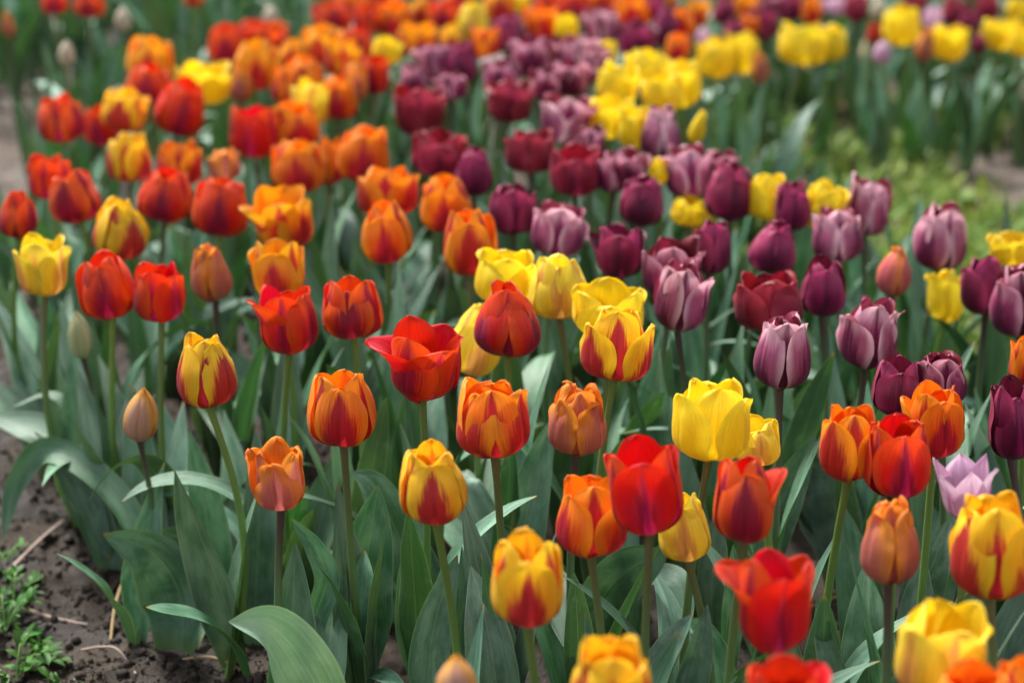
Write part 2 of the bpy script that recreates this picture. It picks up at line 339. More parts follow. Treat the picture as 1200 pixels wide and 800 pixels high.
def leaf_geo(C, width, N0, n=None, m=9, channel=.55, wave=.05, rs=None, shape='lance', twist=0.0, fold=0.0):
    """leaf blade along the centre line C; N0 = per-row normal hint (upper face)"""
    C = np.asarray(C, float); n = len(C); s = np.linspace(0, 1, n)
    T = np.gradient(C, axis=0); T /= np.linalg.norm(T, axis=1)[:, None] + 1e-9
    N0 = np.broadcast_to(np.asarray(N0, float), C.shape)
    S = np.cross(T, N0); S /= np.linalg.norm(S, axis=1)[:, None] + 1e-9
    N = np.cross(S, T)
    tw = twist * s ** 1.3
    S, N = S * np.cos(tw)[:, None] + N * np.sin(tw)[:, None], N * np.cos(tw)[:, None] - S * np.sin(tw)[:, None]
    if shape == 'broad': w = (.32 + .68 * sstep(-.05, .42, s)) * np.clip(1 - np.clip((s - .38) / .62, 0, 1) ** 2.1, 0, 1) ** .85
    elif shape == 'visible': w = (.62 + .38 * sstep(-.1, .4, s)) * np.clip(1 - np.clip((s - .30) / .70, 0, 1) ** 1.8, 0, 1) ** .9
    elif shape == 'strap': w = (.55 + .45 * sstep(-.05, .3, s)) * np.clip(1 - np.clip((s - .5) / .5, 0, 1) ** 2.4, 0, 1) ** .8
    else: w = (.34 + .66 * sstep(-.05, .40, s)) * np.clip(1 - np.clip((s - .25) / .75, 0, 1) ** 1.55, 0, 1)
    w = np.maximum(w * width * .5, .0004)
    u = np.linspace(-1, 1, m)
    ch = (channel * (1.15 - .75 * s))[:, None]
    a = u[None] * ch * 1.25
    lat = w[:, None] * np.sin(a) / np.maximum(ch * 1.25, 1e-3); up = w[:, None] * (1 - np.cos(a)) / np.maximum(ch * 1.25, 1e-3)
    up = up + fold * w[:, None] * np.abs(u)[None]
    ph = rs.uniform(0, 6.28, 4)
    wv = wave * w[:, None] * np.abs(u)[None] ** 2 * (np.where(u[None] > 0, np.sin(9 * s[:, None] + ph[0]), np.sin(8 * s[:, None] + ph[1])) + .5 * np.sin(21 * s[:, None] + ph[2] + 2 * u[None]))
    up = up + wv
    V = C[:, None] + S[:, None] * lat[..., None] + N[:, None] * up[..., None]
    uv = np.stack(np.broadcast_arrays((u[None] + 1) / 2, s[:, None]), -1).reshape(-1, 2)
    return V.reshape(-1, 3), grid_faces(n, m), uv

def auto_leaf(L, width, az, e0, bend, rs, n=20, m=9, r0=.004, side=0.0, h0=0.0, **kw):
    s = np.linspace(0, 1, n); el = np.radians(e0 - bend * s ** 1.6)
    azs = az + side * s ** 1.5
    step = L / (n - 1)
    d = np.stack([np.cos(azs) * np.cos(el), np.sin(azs) * np.cos(el), np.sin(el)], -1)
    C = np.concatenate([[[0, 0, 0]], np.cumsum(d[:-1], 0)]) * step
    C = C + np.array([math.cos(az) * r0, math.sin(az) * r0, h0])
    N0 = np.stack([-np.cos(azs) * np.sin(el), -np.sin(azs) * np.sin(el), np.cos(el)], -1)
    return leaf_geo(C, width, N0, m=m, rs=rs, **kw)

def add_leaves(root, seed, k, hgt, lod, avoid_front=False, lean=0.0, azs=None, wmul=1.0):
    rs = np.random.default_rng(seed)
    n, m = ((24, 11), (16, 7), (10, 5))[lod]
    a0 = rs.uniform(0, 6.28)
    for i in range(k):
        az = azs[i] if azs is not None else a0 + i * 2.3 + rs.uniform(-.5, .5)
        first = i == 0
        L = hgt * rs.uniform(.80, 1.12) * (1.0 if i < 2 else .82)
        wd = rs.uniform(.032, .050) * wmul * (1.0 if i < 2 else .75)
        sty = rs.random()
        if sty < .60: e0, bend = rs.uniform(80, 88), rs.uniform(6, 32)
        elif sty < .85: e0, bend = rs.uniform(74, 84), rs.uniform(35, 75)
        else: e0, bend = rs.uniform(66, 80), rs.uniform(85, 140)
        V, F, UV = auto_leaf(L, wd, az, e0, bend, rs, n=n, m=m, h0=(.0 if i < 2 else rs.uniform(.02, .06)) - .012,
                             side=rs.uniform(-.5, .5), channel=rs.uniform(.35, .8), wave=rs.uniform(.03, .12), twist=rs.normal(0, .45),
                             shape=('lance', 'broad', 'lance')[rs.integers(3)])
        link('leaf', make_mesh('leaf', V, F, UV), LEAF, root)

def make_stem(root, top, rs, kind, lod, rad=.0030):
    n = (14, 10, 7)[lod]; s = np.linspace(0, 1, n)[:, None]
    b = rs.normal(0, .009, 2); mid = np.array([b[0], b[1], 0])
    P = np.array([0, 0, -.01])[None] * (1 - s) + np.array(top)[None] * s + mid[None] * np.sin(math.pi * s) + 0.0
    r = rad * (1.25 - .35 * s[:, 0]); r[-1] *= 1.25
    V, F, UV = tube(P, r, (10, 8, 6)[lod])
    link('stem', make_mesh('stem', V, F, UV), STEM[kind], root)

FTY = {  # group phrase
 'R': 'red tulips', 'K': 'red tulips', 'O': 'orange tulips', 'A': 'orange tulips', 'F': 'yellow tulips with red flames', 'Y': 'yellow tulips', 'C': 'yellow tulips',
 'P': 'dark purple tulips', 'M': 'mauve tulips', 'N': 'mauve tulips', 'W': 'wine red tulips', 'S': 'salmon tulips barely open', 'B': 'closed tulip buds', 'G': 'closed tulip buds',
 'L': 'lilac tulips', 'Q': 'salmon tulips barely open', 'E': 'closed tulip buds'}
def head_height(x, y): return .270 + .014 * math.sin(x * 7 + 1) + .012 * math.sin(y * 5.3 + x * 3)
TULIPS = []
def tulip(cx, cy, w, h, ty, op, rot, flaps, label, seed, dz=0.0, nleaf=None, lean=None):
    rs = np.random.default_rng(seed)
    if w < 62: w *= 1.07; h *= 1.04
    else: w *= .975
    D = depth_on(cy, .27)
    if cy > 300: dz += {'B': -.055, 'G': -.075, 'S': -.012}.get(ty, 0) * (cy < 700)
    p = unproj(cx, cy, D); D = depth_on(cy, head_height(p[0], p[1]) + dz)
    sc = D / FPX
    vis = w > 60
    lod = 0 if (D < 1.75) else (1 if D < 2.5 else 2)
    if cx > 815 and cy < 105: D = depth_on(cy, .215)          # the shorter plants of the far bed
    v = math.atan((cy - 400) / FPX) + PITCH
    Rm = w * sc / 2 * (1.0 if not flaps else .86)
    H = max((h * sc * .97 - .32 * 2 * Rm * math.sin(v)) / math.cos(v), 1.02 * Rm)
    tx = rs.normal(0, .05 if w > 66 else .09) if lean is None else lean; ty_ = rs.normal(0, .05) - .02
    basep = unproj(cx, cy + h * .485, D)
    basep = basep - np.array([math.sin(tx) * H * .5, 0, 0])
    foot = basep[:2] + rs.normal(0, .008, 2) - np.array([tx * .07, 0]); fz = gz(*foot)
    root = empty('tulip', (foot[0], foot[1], fz), label, 'tulip', FTY[ty])
    top = np.array([basep[0] - foot[0], basep[1] - foot[1], basep[2] - fz])
    make_stem(root, top, rs, 'd' if ty in 'BGSPMNWQ' else ('o' if rs.random() < .45 else 'g'), lod, rad=.0030 if ty not in 'BGE' else .0025)
    # head
    R = Euler((ty_, tx, 0)).to_matrix(); R = np.array(R)
    kap = 48 - 60 * op + rs.normal(0, 5)
    hv, hf, huv = [], [], []
    # receptacle + pistil mesh (the flower's own mesh)
    mg = Merge()
    zz = np.linspace(0, 1, 7)
    V, F, UV = tube(np.stack([0 * zz, 0 * zz, (zz * .09 - .035) * H], -1), np.array([.5, .8, 1.05, 1.2, 1.05, .7, .1]) * .0042 * (Rm / .026), 8); mg.add(V, F, UV)
    V, F, UV = tube(np.stack([0 * zz, 0 * zz, zz * .42 * H + .02 * H], -1), np.array([1, 1, .95, .9, 1.0, 1.35, .2]) * .0032 * (Rm / .026), 8); mg.add(V, F, UV)
    if op > .6 and lod < 2:
        for k in range(6):
            a = k * math.pi / 3; P = np.stack([np.cos(a) * (.10 + .22 * zz) * Rm, np.sin(a) * (.10 + .22 * zz) * Rm, zz * .42 * H], -1)
            V, F, UV = tube(P, np.array([.5, .5, .5, .5, 1.4, 1.5, .6]) * .0013, 6); mg.add(V, F, UV)
    fl = link('flower', mg.mesh('flower'), PISTIL, root, Vector(top)); fl.rotation_euler = (ty_, tx, 0)
    ruf = {'S': .125, 'B': .02, 'G': .01, 'E': .01, 'Y': .055, 'C': .055, 'M': .075, 'N': .085, 'P': .06, 'W': .07, 'F': .05, 'L': .03}.get(ty, .032) * (1 + .4 * rs.random())
    roll = {'M': .16, 'N': .17, 'W': .10, 'P': .08}.get(ty, .03)
    n, m = ((22, 17), (15, 11), (10, 7))[lod]
    fd = dict(flaps)
    for k in range(6):
        outer = k < 3
        az = math.radians(rot + (0 if outer else 60) + 120 * (k % 3)) + rs.normal(0, .05)
        kk = kap + rs.normal(0, 5) - (4 if outer else 0); Hk = H * rs.uniform(.95, 1.04) * ((.90 if op > .3 else .97) if outer else 1.005)
        Rk = Rm * (1.0 if outer else .88); wd = (1.02 if outer else 1.0) * rs.uniform(.94, 1.05)
        if ty in 'BGEQ': wd = 1.08 if outer else 1.2; kk = 52 + rs.normal(0, 2); Hk = H * rs.uniform(.97, 1.0)
        if ty == 'L': wd = .80
        fb = fd.get(k, 0.0)
        kk -= fb * 1.7
        V, F, UV = petal_geo(Rk * (1 + fb * .012),  Hk, kk, wd, n, m, ruf, roll * rs.uniform(.3, 1.2) * (1 if outer else .6), ty == 'L' or ty in 'BGE', rs, crease=.035 if outer else .02,
                             tipcurl=rs.uniform(-8, 18) * (1 if op > .3 else 0), cup=.62 if op > .35 else .3)
        dl = math.radians(fb * .28 if k in fd else ((rs.normal(1.5 if outer else 0, 2.2)) if op > .25 else 0))
        c_, s_ = math.cos(dl), math.sin(dl)
        x, z = V[:, 0] * c_ + V[:, 2] * s_, -V[:, 0] * s_ + V[:, 2] * c_
        V = np.stack([x, V[:, 1], z], -1)
        ca, sa = math.cos(az), math.sin(az)
        V = np.stack([V[:, 0] * ca - V[:, 1] * sa, V[:, 0] * sa + V[:, 1] * ca, V[:, 2]], -1)
        pt = link('petal', make_mesh('petal', V, F, UV), PAL[ty], fl)
        if k in fd: pt['label'] = 'petal fallen open and outwards'
    TULIPS.append((foot[0], foot[1], D, lod))
    if nleaf is None: nleaf = 3 if not (cx < 345 and cy > 380) else (1 if cx > 200 else 2)
    add_leaves(root, seed + 5000, nleaf, basep[2] * rs.uniform(.80, .98), lod)
    return root
# ------------------------------------------------------------------ the tulips: photo x, y, width, height, colour, openness, first outer petal's bearing, fallen petals | label
# f = a petal faces the camera, g = a gap does
DATA = """
508 562 78 94 F .50 f - | yellow tulip with crimson flame on its front petal, just left below the large orange cup
578 487 90 96 O .62 g - | large orange cup tulip with crimson sides, the largest in the sharp middle row
676 487 68 84 S .45 g - | ruffled salmon orange tulip with crinkled rim, just right of the large orange cup
722 400 82 88 F .50 g - | yellow tulip with two crimson stripes, in front of a ragged plain yellow tulip
714 358 88 60 Y .75 f - | ragged wide plain yellow tulip behind the yellow tulip with two crimson stripes
655 333 70 78 C .50 f - | yellow tulip with a peach patch, right one of the touching yellow pair
594 320 74 66 Y .60 g - | plain yellow tulip, left one of the touching yellow pair
595 372 80 90 R .50 g - | orange red tulip in front of the yellow pair, its gap facing forward
560 392 60 84 C .40 f - | pale yellow tulip half hidden between the wide open red tulip and an orange red cup
497 420 108 92 K .85 -62 2:26 | wide open scarlet tulip with one petal fallen out to the left, in the sharp middle
403 473 78 94 O .50 f - | orange red tulip with crimson front petal, standing alone left of the wide open scarlet tulip
244 431 70 90 F .45 g - | yellow tulip with bold crimson stripes and ragged tips, alone on a long stem
327 555 70 80 S .52 f 4:14 | small orange tulip with frayed petals and pinkish front petal on a dark brown stem
168 482 37 66 B .0 f - | closed peach bud with dark split, on a dark stem near bare soil
95 390 26 58 G .0 f - | closed pale green bud low under the yellow peach tulip at far left
833 488 92 98 Y .66 g - | large pure yellow tulip with a faint peach streak, in sharp focus right of centre
885 515 52 55 C .45 f - | small yellow tulip with pink streak, tucked behind the large pure yellow tulip
994 515 72 90 O .55 g - | orange tulip at the left of the touching trio of orange and red tulips
1050 530 80 100 R .58 f - | red tulip with round crimson front petal, middle and lowest of the touching trio
1092 490 70 90 O .60 -75 - | orange tulip at the right and top of the touching trio
1182 488 50 94 P .38 f - | dark purple tulip with white frosted rim, at the right edge above the lilac star
1200 422 36 56 O .50 f - | orange tulip cut off by the right edge between two purple tulips
1130 568 88 76 L 1.05 g 1:14 | lilac star shaped tulip with pointed petals behind the yellow red tulip
1157 635 96 124 F .60 g - | big yellow and crimson striped tulip at the right edge in front of the lilac star
1040 633 68 98 S .30 g - | closed salmon pink tulip with orange crinkled seam, left of the big striped tulip
755 568 92 112 K .55 f - | large red tulip with purple flame, overlapping an orange red one at its left
692 600 86 96 O .55 g - | orange red tulip partly behind the large red one with purple flame
800 615 62 82 C .35 f - | plump closed yellow tulip peeking out right of the large red one with purple flame
873 582 88 103 R .60 -100 1:14 | red tulip with one narrow petal splayed to the right, below the pure yellow tulip
905 702 108 118 K .72 -85 2:25 | open bright red tulip with one petal fallen left, near the bottom right
618 673 86 110 F .52 f - | yellow tulip with broad crimson flame, in front at the bottom centre
715 795 98 110 F .58 g - | blurred yellow orange tulip cut off by the bottom edge
535 792 46 62 B .0 f - | blurred peach and yellow bud at the bottom edge
920 818 95 100 K .70 f - | blurred red tulip of which only the top shows at the bottom edge
1102 757 110 118 C .62 g - | big blurred yellow tulip with an orange streak in the bottom right corner
1140 825 100 96 O .60 f - | blurred orange tulip top at the bottom edge below the big yellow one
1200 815 80 100 O .60 f - | blurred orange tulip in the very bottom right corner
337 372 84 84 K .62 g 2:14 | red tulip with broad shiny petals, left of the round dark red one
412 358 70 74 R .50 f - | round red tulip with dark purple midrib, above the lone orange red tulip
325 313 64 70 A .50 f - | orange yellow tulip right behind the red tulip with broad shiny petals
332 253 84 78 A .70 g 2:18 | wide orange yellow tulip with a red petal sticking out to the left
453 267 62 76 O .50 f - | orange tulip with crimson heart, in front of a taller orange pair
455 222 72 62 O .68 g - | open orange tulip just behind the orange one with crimson heart
522 235 58 66 O .55 f - | orange tulip between the open orange tulip and a dull purple one
549 282 60 78 O .52 f - | orange tulip with tall side petals, right above the yellow pair's left tulip
128 333 66 80 K .50 f - | pinkish red tulip with large round front petal, left of a smaller red one
188 340 56 70 K .55 g - | smaller red tulip touching the pinkish red one at its right
248 318 44 66 S .25 g - | narrow salmon bud opening orange, right of the two touching red tulips
53 310 64 72 C .52 g - | pale yellow tulip with peach sides, alone at far left
142 267 60 70 F .48 -50 - | yellow tulip with pink red flames, above the pinkish red tulip
22 250 42 55 R .42 g - | small dark orange red tulip at the left edge above the soil path
90 228 56 62 R .48 f - | red tulip in front of its red neighbour at far left
60 205 46 52 R .50 g - | red tulip behind another red one, beside the soil path
197 225 60 65 R .50 f - | round red tulip with a small orange red one right behind it
260 240 60 70 R .50 f - | round red tulip left of the wide orange yellow tulip
212 190 48 52 O .66 g - | orange red tulip behind the round red one
265 192 32 36 S .55 g - | small frayed orange tulip above a round red one
153 183 48 58 F .45 g - | narrow yellow tulip with pink sides, below a taller flamed one
148 127 50 52 F .50 f - | yellow tulip with pink red flame, touching a red one at its left
120 145 40 50 R .50 f - | red tulip half hidden behind the flamed yellow tulip
72 137 52 56 R .52 g - | lone orange red tulip above the soil path at upper left
178 68 50 54 A .62 f - | amber tulip at the top of the upper left cluster, above a red one
175 98 50 46 R .58 f - | red tulip directly below the amber one, upper left cluster
215 124 54 66 K .55 -70 - | big red tulip leaning right, below the plain yellow one, upper left cluster
240 95 60 50 Y .66 g - | plain yellow tulip among reds in the upper left cluster
284 100 26 40 S .2 f - | narrow salmon bud right of the plain yellow tulip, upper left cluster
266 50 44 46 R .55 f - | blurred red tulip above the plain yellow tulip, upper left cluster
302 75 50 58 A .55 f - | blurred amber tulip with red sides, upper left
316 45 36 34 R .60 g - | blurred red tulip just behind the amber one with red sides
300 152 56 62 K .50 f - | dark round red tulip left of an orange one, upper middle left
345 143 58 54 O .60 -60 - | orange tulip with red flame touching the dark round red one
368 118 48 50 C .52 g - | pale cream yellow tulip behind the orange one with red flame
350 193 60 62 O .52 f - | orange tulip with amber rim above the wide orange yellow tulip
428 178 60 66 O .60 f - | bright orange tulip with upright side petals, left of the wine purple ones
388 188 32 54 O .50 g - | dull orange tulip half hidden behind two brighter orange ones
398 113 42 52 O .50 f - | blurred orange red tulip right of the pale cream yellow one
493 128 64 62 W .72 g - | large wine tulip with scarlet inside, at the left edge of the purple patch
515 178 58 54 W .70 f - | wine tulip with scarlet edges directly below the large wine one
555 200 42 58 P .42 f - | slim purple tulip right of the wine one with scarlet edges
596 118 56 50 W .78 g - | open wine tulip with lips curled outward, in the upper purple patch
588 88 40 38 M .62 f - | blurred purple tulip behind the open wine one
622 176 56 50 W .62 g - | round wine tulip with pale streaks left of the darker wine one
673 197 56 60 W .55 f - | dark wine tulip under the frilly mauve one
665 138 56 56 N .66 g - | frilly pale mauve tulip above the dark wine one
600 242 54 60 P .58 g - | dark purple tulip with ruffled rim, right above the orange tulip with tall side petals
655 267 56 60 N .62 g - | pale mauve tulip with upright lips behind the yellow pair
725 293 60 62 P .70 -85 2:20 | dark wine purple tulip with one lip pointing left
786 308 58 68 M .66 g - | mauve tulip behind the large pale lipped mauve one
798 345 62 86 N .55 g - | large mauve tulip with pale lips and dark flame, right of the yellow tulips
832 287 44 64 P .38 g - | slim dark purple tulip right behind the mauve pair
718 200 34 50 M .55 g - | mauve tulip partly hidden left of a round purple one
752 234 48 58 P .46 f - | round purple tulip in front of two mauve ones, upper right of centre
736 198 38 46 M .58 f - | mauve tulip right behind the round purple one
774 155 44 62 N .32 g - | upright closed mauve tulip in front of the yellow group
807 198 50 62 N .52 g - | mauve tulip with pale upright lips beside the deep purple round one
855 222 54 66 P .45 f - | deep purple round tulip left of a yellow one
846 192 34 32 M .60 g - | mauve rim showing behind the deep purple round tulip
808 246 42 34 Y .50 f - | low yellow tulip behind the stems of the mauve ones
772 200 22 30 Y .45 f - | bit of a yellow tulip showing between two mauve ones
898 229 44 54 Y .55 g - | yellow tulip between the deep purple round one and a slim dark one
928 240 40 58 P .40 f - | slim dark purple tulip between two yellow ones
965 240 46 58 Y .55 f - | yellow tulip behind a pale mauve one with upright lips
905 288 52 62 P .40 f - | egg shaped wine purple tulip above the open wine red tulip
980 273 54 66 N .50 g - | pale mauve tulip in front of the yellow one, left of a taller mauve one
1015 240 48 70 N .50 g - | tall pale mauve tulip, highest of the purple ones at right
962 333 50 68 P .45 f - | very dark purple tulip with folded top, above the striped mauve one
1047 316 38 60 Q .12 g - | closed salmon pink bud standing alone against green weeds
1101 277 54 76 N .48 g - | mauve tulip on a long bare stem against the soil at right
1107 345 44 60 Y .45 f - | low yellow tulip behind the long bare mauve stem
1182 290 50 40 Y .60 f - | yellow tulip at the right edge above the purple pair
1152 332 52 68 P .46 g - | dark purple tulip touching a large mauve one at the right edge
1190 350 58 84 M .50 g - | large mauve tulip cut off by the right edge
900 350 78 72 W .74 g - | open wine red tulip with folded petals above a silvery mauve one
915 410 66 90 N .46 g - | silvery mauve tulip on a long dark stem, in front of the open wine red one
1018 388 68 82 N .58 g - | striped mauve tulip with pale fringed lips and purple base
1050 450 56 68 P .50 f - | dark purple tulip directly behind the orange and red trio
1101 440 56 62 M .50 g - | mauve tulip just right of the dark purple one behind the trio
65 2 30 28 R .50 f - | tiny blurred orange red tulip at the top left edge, left of its twin
106 6 34 28 R .50 f - | tiny blurred orange red tulip at the top left edge, right of its twin
11 29 14 30 S .1 f - | tiny blurred orange bud in the top left corner
145 22 18 30 E .0 f - | blurred cream bud near the top, higher of the two at left
79 62 18 32 E .0 f - | blurred cream bud in the green leaves, lower of the two at left
227 -4 24 22 O .50 f - | sliver of an orange tulip at the top edge above the upper left cluster
318 18 18 28 E .0 f - | blurred cream bud left of the topmost red tulips
390 18 46 36 R .55 f - | blurred red tulip near the top edge, leftmost of the long upper row
345 62 34 36 A .55 f - | blurred amber yellow tulip just right of the upper left cluster
378 50 46 42 A .60 f - | blurred amber tulip under the leftmost red one of the upper row
355 88 48 44 O .55 f - | blurred orange tulip above the pale cream yellow one
403 68 42 46 A .55 g - | blurred amber tulip with yellow rim in the orange crowd
418 96 24 46 S .30 f - | blurred salmon tulip at the right side of the orange crowd
420 50 32 38 R .55 f - | blurred red tulip left of a bright yellow one, upper row
463 20 42 40 O .60 f - | blurred orange red tulip above the bright yellow one, upper row
494 12 28 32 A .50 f - | blurred amber tulip between two reds, upper row
522 16 36 34 R .55 f - | blurred deep red tulip with green showing below, upper row
491 46 46 42 A .62 g - | blurred wide amber tulip right of the bright yellow one
455 58 34 30 Y .60 f - | blurred bright yellow tulip set among oranges, upper row
440 86 34 46 R .50 f - | blurred dark red tulip below the bright yellow one
530 44 28 30 F .55 f - | blurred yellow orange tulip above the slim purple pair
554 24 36 42 C .50 f - | blurred light yellow tulip left of the topmost purple one
588 4 44 40 A .55 f - | blurred yellow orange tulip at the top edge above a purple one
568 50 34 38 O .55 g - | blurred orange tulip left of the topmost dark purple one
484 92 28 36 M .50 f - | blurred small mauve tulip leftmost of the purple patch
510 74 40 50 M .62 g - | blurred mauve tulip left of the slim dark purple one
541 73 34 50 P .45 f - | blurred dark purple tulip above the white tag's left side
596 38 42 46 P .55 g - | blurred dark purple tulip under the yellow orange one at the top
608 3 26 30 Y .50 f - | blurred yellow tulip at the top edge left of an orange one
634 26 40 40 O .60 f - | blurred bright orange tulip amid purples, top
670 8 42 42 R .55 f - | blurred red tulip at the top edge left of the pale mauve one
664 32 26 32 Y .55 f - | blurred yellow tulip below the red one at the top
704 30 40 46 N .55 g - | blurred pale mauve tulip near the top, right of the red one
740 12 44 40 O .60 f - | blurred orange tulip at the top right of the pale mauve one
622 66 44 48 M .58 f - | blurred mauve purple tulip in the middle of the purple patch
652 58 26 30 P .50 f - | blurred small dark purple tulip beside a pale mauve one
682 65 44 50 N .62 g - | blurred pale mauve tulip above its twin in the purple patch
667 92 44 42 M .66 f - | blurred pinkish mauve tulip below its paler twin
745 47 42 46 P .60 f - | blurred plum tulip with pink rim above the yellow group
779 32 30 48 P .40 f - | blurred slim dark plum tulip right of the plum one with pink rim
712 60 22 28 Y .40 f - | blurred small yellow tulip left of the yellow group
757 80 46 46 Y .66 f - | blurred yellow tulip, upper middle of the yellow group
724 98 44 50 Y .60 g - | blurred yellow tulip, upper left of the yellow group
798 96 46 56 Y .55 f - | blurred yellow tulip, right end of the yellow group
776 108 44 46 Y .60 f - | blurred pale yellow tulip, centre front of the yellow group
715 135 48 50 Y .62 f - | blurred yellow tulip, lower left of the yellow group
742 148 36 50 Y .55 f - | blurred yellow tulip just left of the upright closed mauve one
818 148 18 40 Y .0 f - | slim closed yellow tulip leaning right beside green leaves
799 26 28 34 O .60 f - | blurred orange tulip right of the slim dark plum one
817 14 28 34 A .55 f - | blurred amber tulip at the top right of centre
793 55 26 34 O .50 f - | blurred orange tulip low behind the slim dark plum one
824 42 18 26 L .40 f - | blurred tiny pale lilac tulip left of two yellow ones
848 12 28 34 P .50 f - | blurred dark plum tulip at the top above the two yellow ones
874 6 30 32 A .55 f - | blurred amber tulip at the top between two plum ones
880 28 26 28 O .55 f - | blurred orange tulip above the right one of two yellow ones
894 26 34 42 P .55 g - | blurred plum tulip left of the big yellow pair
838 66 46 50 Y .58 f - | blurred yellow tulip, left of the two beyond the weedy strip
868 60 40 54 Y .55 g - | blurred yellow tulip, right of the two beyond the weedy strip
890 78 22 40 S .20 f - | blurred salmon bud right of the two yellow ones
905 6 28 34 M .60 f - | blurred mauve tulip at the top edge above the big yellow pair
926 8 28 34 P .55 f - | blurred dark plum tulip at the top edge above the big yellow pair
951 12 24 34 O .50 f - | blurred orange tulip rising behind the big yellow pair
940 50 56 52 Y .66 g - | big blurred yellow tulip, wide left one of the big yellow pair
973 48 38 44 Y .60 f - | blurred yellow tulip, right one of the big yellow pair
968 4 14 18 L .50 f - | tiny whitish tulip at the top edge right of the orange one
982 6 20 24 L .50 f - | tiny pink tulip at the top edge left of a wine one
1003 8 26 36 W .50 f - | blurred wine tulip at the top edge left of a cream one
1028 10 20 28 E .40 f - | blurred cream tulip at the top above a small red one
1024 38 18 26 K .40 f - | blurred small bright red tulip left of a yellow one
1033 60 22 30 L .20 f - | blurred pink white bud hanging below the small red tulip
1055 28 44 50 Y .62 f - | blurred upright yellow tulip right of the small red one
1083 52 22 40 S .20 f - | blurred orange bud between two yellow tulips
1092 18 24 28 L .55 f - | blurred lilac tulip above the orange bud
1112 48 46 44 Y .72 g - | blurred yellow tulip opening in a V, right of the orange bud
1116 12 34 34 W .60 f - | blurred wine tulip above the yellow one opening in a V
1146 50 18 26 P .40 f - | blurred small plum tulip between two yellow ones at right
1156 8 30 34 W .60 f - | blurred wine tulip at the top right, left of the corner yellows
1172 38 50 40 Y .75 g - | blurred spread yellow tulip at the upper right
1198 45 34 40 Y .60 f - | blurred yellow tulip cut off by the right edge near the top
1192 8 30 30 Y .55 f - | blurred yellow tulip in the top right corner
300 40 40 36 R .55 f - | blurred red tulip between the cream bud and the upper left reds
432 22 34 34 R .50 g - | blurred red tulip wedged between two oranges at the top, left of centre
410 4 36 30 O .55 f - | blurred orange tulip cut by the top edge left of centre
450 -4 34 30 R .55 f - | blurred red tulip cut by the top edge above an orange red one
540 -2 30 30 O .50 f - | blurred orange tulip cut by the top edge left of the light yellow one
336 100 34 44 O .50 g - | blurred orange tulip squeezed between amber and orange ones above the dark round red
322 40 32 32 O .55 f - | blurred orange tulip just below the cream bud at the top
528 100 34 34 M .60 g - | blurred mauve tulip low between the slim dark purple one and the large wine one
640 98 34 38 M .58 f - | blurred mauve tulip between the open wine one and the pinkish mauve one
700 74 34 42 M .55 g - | blurred mauve tulip just right of the pale twins in the purple patch
640 6 32 32 R .55 g - | blurred red tulip cut by the top edge above the bright orange one
705 -2 34 30 O .55 f - | blurred orange tulip at the top edge directly above the pale mauve one
765 8 30 34 P .50 f - | blurred plum tulip at the top edge between orange ones
778 -4 30 28 F .55 g - | blurred yellow orange tulip cut by the top edge right of centre
860 38 26 36 P .50 f - | blurred plum tulip between the two top yellows and an amber one
1072 4 28 30 W .55 g - | blurred wine tulip cut by the top edge above the upright yellow one
1136 22 26 30 P .50 g - | blurred plum tulip between two wine ones at the top right
690 168 34 44 M .50 g - | blurred mauve tulip right beside the frilly pale one
822 262 30 34 Y .40 f - | small low yellow tulip beside the slim dark purple one behind the mauve pair
"""
DZ = {(800, 615): -.050, (885, 515): -.040, (560, 392): -.050, (1107, 345): -.050, (808, 246): -.03, (822, 262): -.05, (388, 188): -.03, (120, 145): -.03, (692, 600): -.03}
BEAR = {'f': -90.0, 'g': -30.0}
ROWS = []
for ln in DATA.strip().splitlines():
    a, lab = ln.split(' | '); q = a.split()
    fl = [] if q[7] == '-' else [(int(x.split(':')[0]), float(x.split(':')[1])) for x in q[7].split(',')]
    ROWS.append((float(q[0]), float(q[1]), float(q[2]), float(q[3]), q[4], float(q[5]), BEAR[q[6]] if q[6] in BEAR else float(q[6]), fl, lab))
assert len({r[8] for r in ROWS}) == len(ROWS)
for i, (cx, cy, w, h, ty, op, rot, fl, lab) in enumerate(ROWS):
    ln_ = None
    if 'leaning right' in lab: ln_ = .30
    jr = 0 if w > 60 else (i * 37 % 17 - 8)
    tulip(cx, cy, w, h, ty, op, rot + jr, fl, lab, 100 + i, lean=ln_, dz=DZ.get((int(cx), int(cy)), 0.0))
